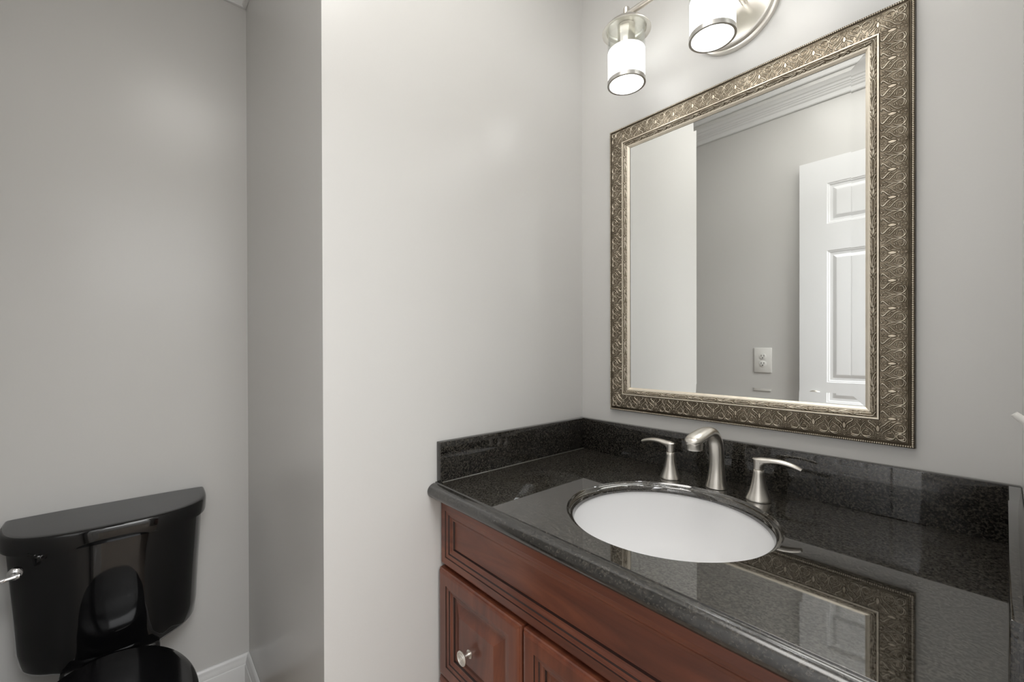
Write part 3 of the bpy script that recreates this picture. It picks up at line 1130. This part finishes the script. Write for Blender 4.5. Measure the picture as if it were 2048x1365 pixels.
# tank body
bm = bmesh.new()
rings = []
for z, hw, xf, pan, pw in ((0.345, 0.174, -0.640, 0.010, 0.104), (0.350, 0.183, -0.630, 0.012, 0.104), (0.362, 0.189, -0.622, 0.013, 0.103), (0.40, 0.193, -0.617, 0.013, 0.100), (0.46, 0.1955, -0.612, 0.012, 0.095),
                           (0.52, 0.1985, -0.606, 0.010, 0.088), (0.58, 0.202, -0.600, 0.006, 0.078), (0.63, 0.205, -0.596, 0.002, 0.066), (0.676, 0.2075, -0.593, 0.0, 0.06)):
    rings.append(tank_ring(hw, xf, z, pan, pw))
loft(bm, rings)
tank = from_bm('tank', bm, M_BLACK, toilet, True, 60)
# lid
bm = bmesh.new()
rings = []
for z, k, dx in ((0.6765, 0.2130, -0.5865), (0.6775, 0.2160, -0.5830), (0.685, 0.2175, -0.5810), (0.708, 0.2180, -0.5800), (0.7150, 0.2170, -0.5812), (0.7185, 0.2145, -0.5840),
                 (0.7200, 0.2105, -0.5885), (0.7205, 0.2020, -0.597), (0.7215, 0.150, -0.64), (0.7220, 0.10, -0.69)):
    rings.append(tank_ring(k, dx, z, r=3.6 if k > 0.19 else 3.0))
loft(bm, rings)
from_bm('tank_lid', bm, M_BLACK, toilet, True, 50)
# flush lever on the front of the tank, left corner
bm = bmesh.new()
LVY, LVZ = -1.352, 0.6440
lathe(bm, [(0.0125, -0.6168), (0.0145, -0.6040), (0.0130, -0.6000), (0.0070, -0.5975), (0.0060, -0.5860)], (0, LVY, LVZ), 28, axis='x')
sweep(bm, catmull([(-0.5850, LVY + 0.010, LVZ + 0.0005), (-0.5820, LVY - 0.002, LVZ), (-0.5800, LVY - 0.015, LVZ - 0.001), (-0.5810, LVY - 0.032, LVZ - 0.003), (-0.5840, LVY - 0.046, LVZ - 0.005)], 5),
      [(0.0050, 0.0050)] * 21, 16, up=(0, 0, 1))
lathe(bm, [(0.002, LVY + 0.0115), (0.0062, LVY + 0.0110), (0.0068, LVY + 0.0070), (0.0060, LVY + 0.0030)], (-0.5850, 0, LVZ + 0.0005), 16, axis='y')
from_bm('flush_lever', bm, M_CHROME, toilet, True, 50)


def egg(z, xb, xf, hw, n=72, back_flat=2.6, front=2.05):
    cx = xb + (xf - xb) * 0.52
    out = []
    for i in range(n):
        a = 2 * PI * i / n
        c, s = math.cos(a), math.sin(a)
        e = front if c > 0 else back_flat
        x = cx + (xf - cx if c > 0 else cx - xb) * math.copysign(abs(c) ** (2 / e), c)
        y = TY + hw * math.copysign(abs(s) ** (2 / e), s)
        out.append((x, y, z))
    return out


bm = bmesh.new()
loft(bm, [egg(0.0, -0.72, -0.22, 0.105), egg(0.012, -0.725, -0.21, 0.110), egg(0.03, -0.725, -0.215, 0.105), egg(0.12, -0.72, -0.23, 0.098), egg(0.20, -0.73, -0.20, 0.112),
          egg(0.27, -0.74, -0.155, 0.130, back_flat=2), egg(0.32, -0.62, -0.118, 0.146, back_flat=2), egg(0.350, -0.600, -0.104, 0.154, back_flat=2), egg(0.366, -0.598, -0.102, 0.156, back_flat=2), egg(0.3705, -0.592, -0.107, 0.152, back_flat=2)])
from_bm('bowl', bm, M_BLACK, toilet, True, 60)
# deck between tank and bowl
bm = bmesh.new()
add_box(bm, -0.795, -0.592, TY - 0.098, TY + 0.098, 0.28, 0.3720, 0.012, 3)
from_bm('deck', bm, M_BLACK, toilet, True, 60)
bm = bmesh.new()
loft(bm, [egg(0.3712, -0.560, -0.095, 0.154, back_flat=2), egg(0.3732, -0.566, -0.090, 0.158, back_flat=2), egg(0.3820, -0.566, -0.090, 0.159, back_flat=2), egg(0.3850, -0.562, -0.094, 0.156, back_flat=2)])
from_bm('seat', bm, M_SEAT, toilet, True, 50)
bm = bmesh.new()
loft(bm, [egg(0.3860, -0.566, -0.094, 0.154, back_flat=2), egg(0.3875, -0.570, -0.090, 0.158, back_flat=2), egg(0.3940, -0.571, -0.088, 0.160, back_flat=2), egg(0.3985, -0.568, -0.092, 0.157, back_flat=2),
          egg(0.4015, -0.555, -0.105, 0.146, back_flat=2), egg(0.4035, -0.50, -0.16, 0.100, back_flat=2), egg(0.4040, -0.42, -0.24, 0.045, back_flat=2)])
from_bm('seat_lid', bm, M_SEAT, toilet, True, 50)
Local.fix(toilet)

# ------------------------------------------------------------------ wall outlet (seen in the mirror)
out = empty('wall_outlet', (0.0833, YF, 1.1025), 'white duplex power outlet plate on the wall opposite the mirror', 'power outlet')
bm = bmesh.new()
add_box(bm, 0.0416, 0.1250, YF + 0.0005, YF + 0.006, 1.0370, 1.1680, 0.0022, 2)
from_bm('cover_plate', bm, M_PLATE, out, True, 40)
for zc in (1.1025 + 0.0195, 1.1025 - 0.0195):
    bm = bmesh.new()
    lathe(bm, [(0.0168, YF + 0.0060), (0.0168, YF + 0.0075), (0.0160, YF + 0.0079)], (0.0833, 0, zc), 32, axis='y')
    rcp = from_bm('receptacle', bm, M_PLATE, out, True, 40)
    bm = bmesh.new()
    y = YF + 0.0080
    add_box(bm, 0.0833 - 0.0076, 0.0833 - 0.0052, y, y + 0.0002, zc - 0.0005, zc + 0.0085)
    add_box(bm, 0.0833 + 0.0052, 0.0833 + 0.0076, y, y + 0.0002, zc - 0.0005, zc + 0.0085)
    lathe(bm, [(0.0028, y), (0.0028, y + 0.0002)], (0.0833, 0, zc - 0.0075), 16, axis='y')
    from_bm('slots', bm, M_DARK, rcp)['label'] = 'dark contact slots'
Local.fix(out)

# ------------------------------------------------------------------ light switch on the wall beside the doorway
sw = empty('light_switch', (XR, -0.40, 1.098), 'white toggle light switch on the right-hand wall above the counter end', 'light switch')
bm = bmesh.new()
add_box(bm, XR - 0.0035, XR - 0.0005, -0.435, -0.365, 1.040, 1.156, 0.0012, 2)
from_bm('cover_plate', bm, M_PLATE, sw, True, 40)
bm = bmesh.new()
sweep(bm, [(XR - 0.0036, -0.400, 1.0970), (XR - 0.0085, -0.400, 1.1015), (XR - 0.0125, -0.400, 1.1055)], [(0.0045, 0.0045), (0.0042, 0.0038), (0.0038, 0.0032)], 16, up=(0, 1, 0))
from_bm('toggle', bm, M_PLATE, sw, True, 50)
Local.fix(sw)
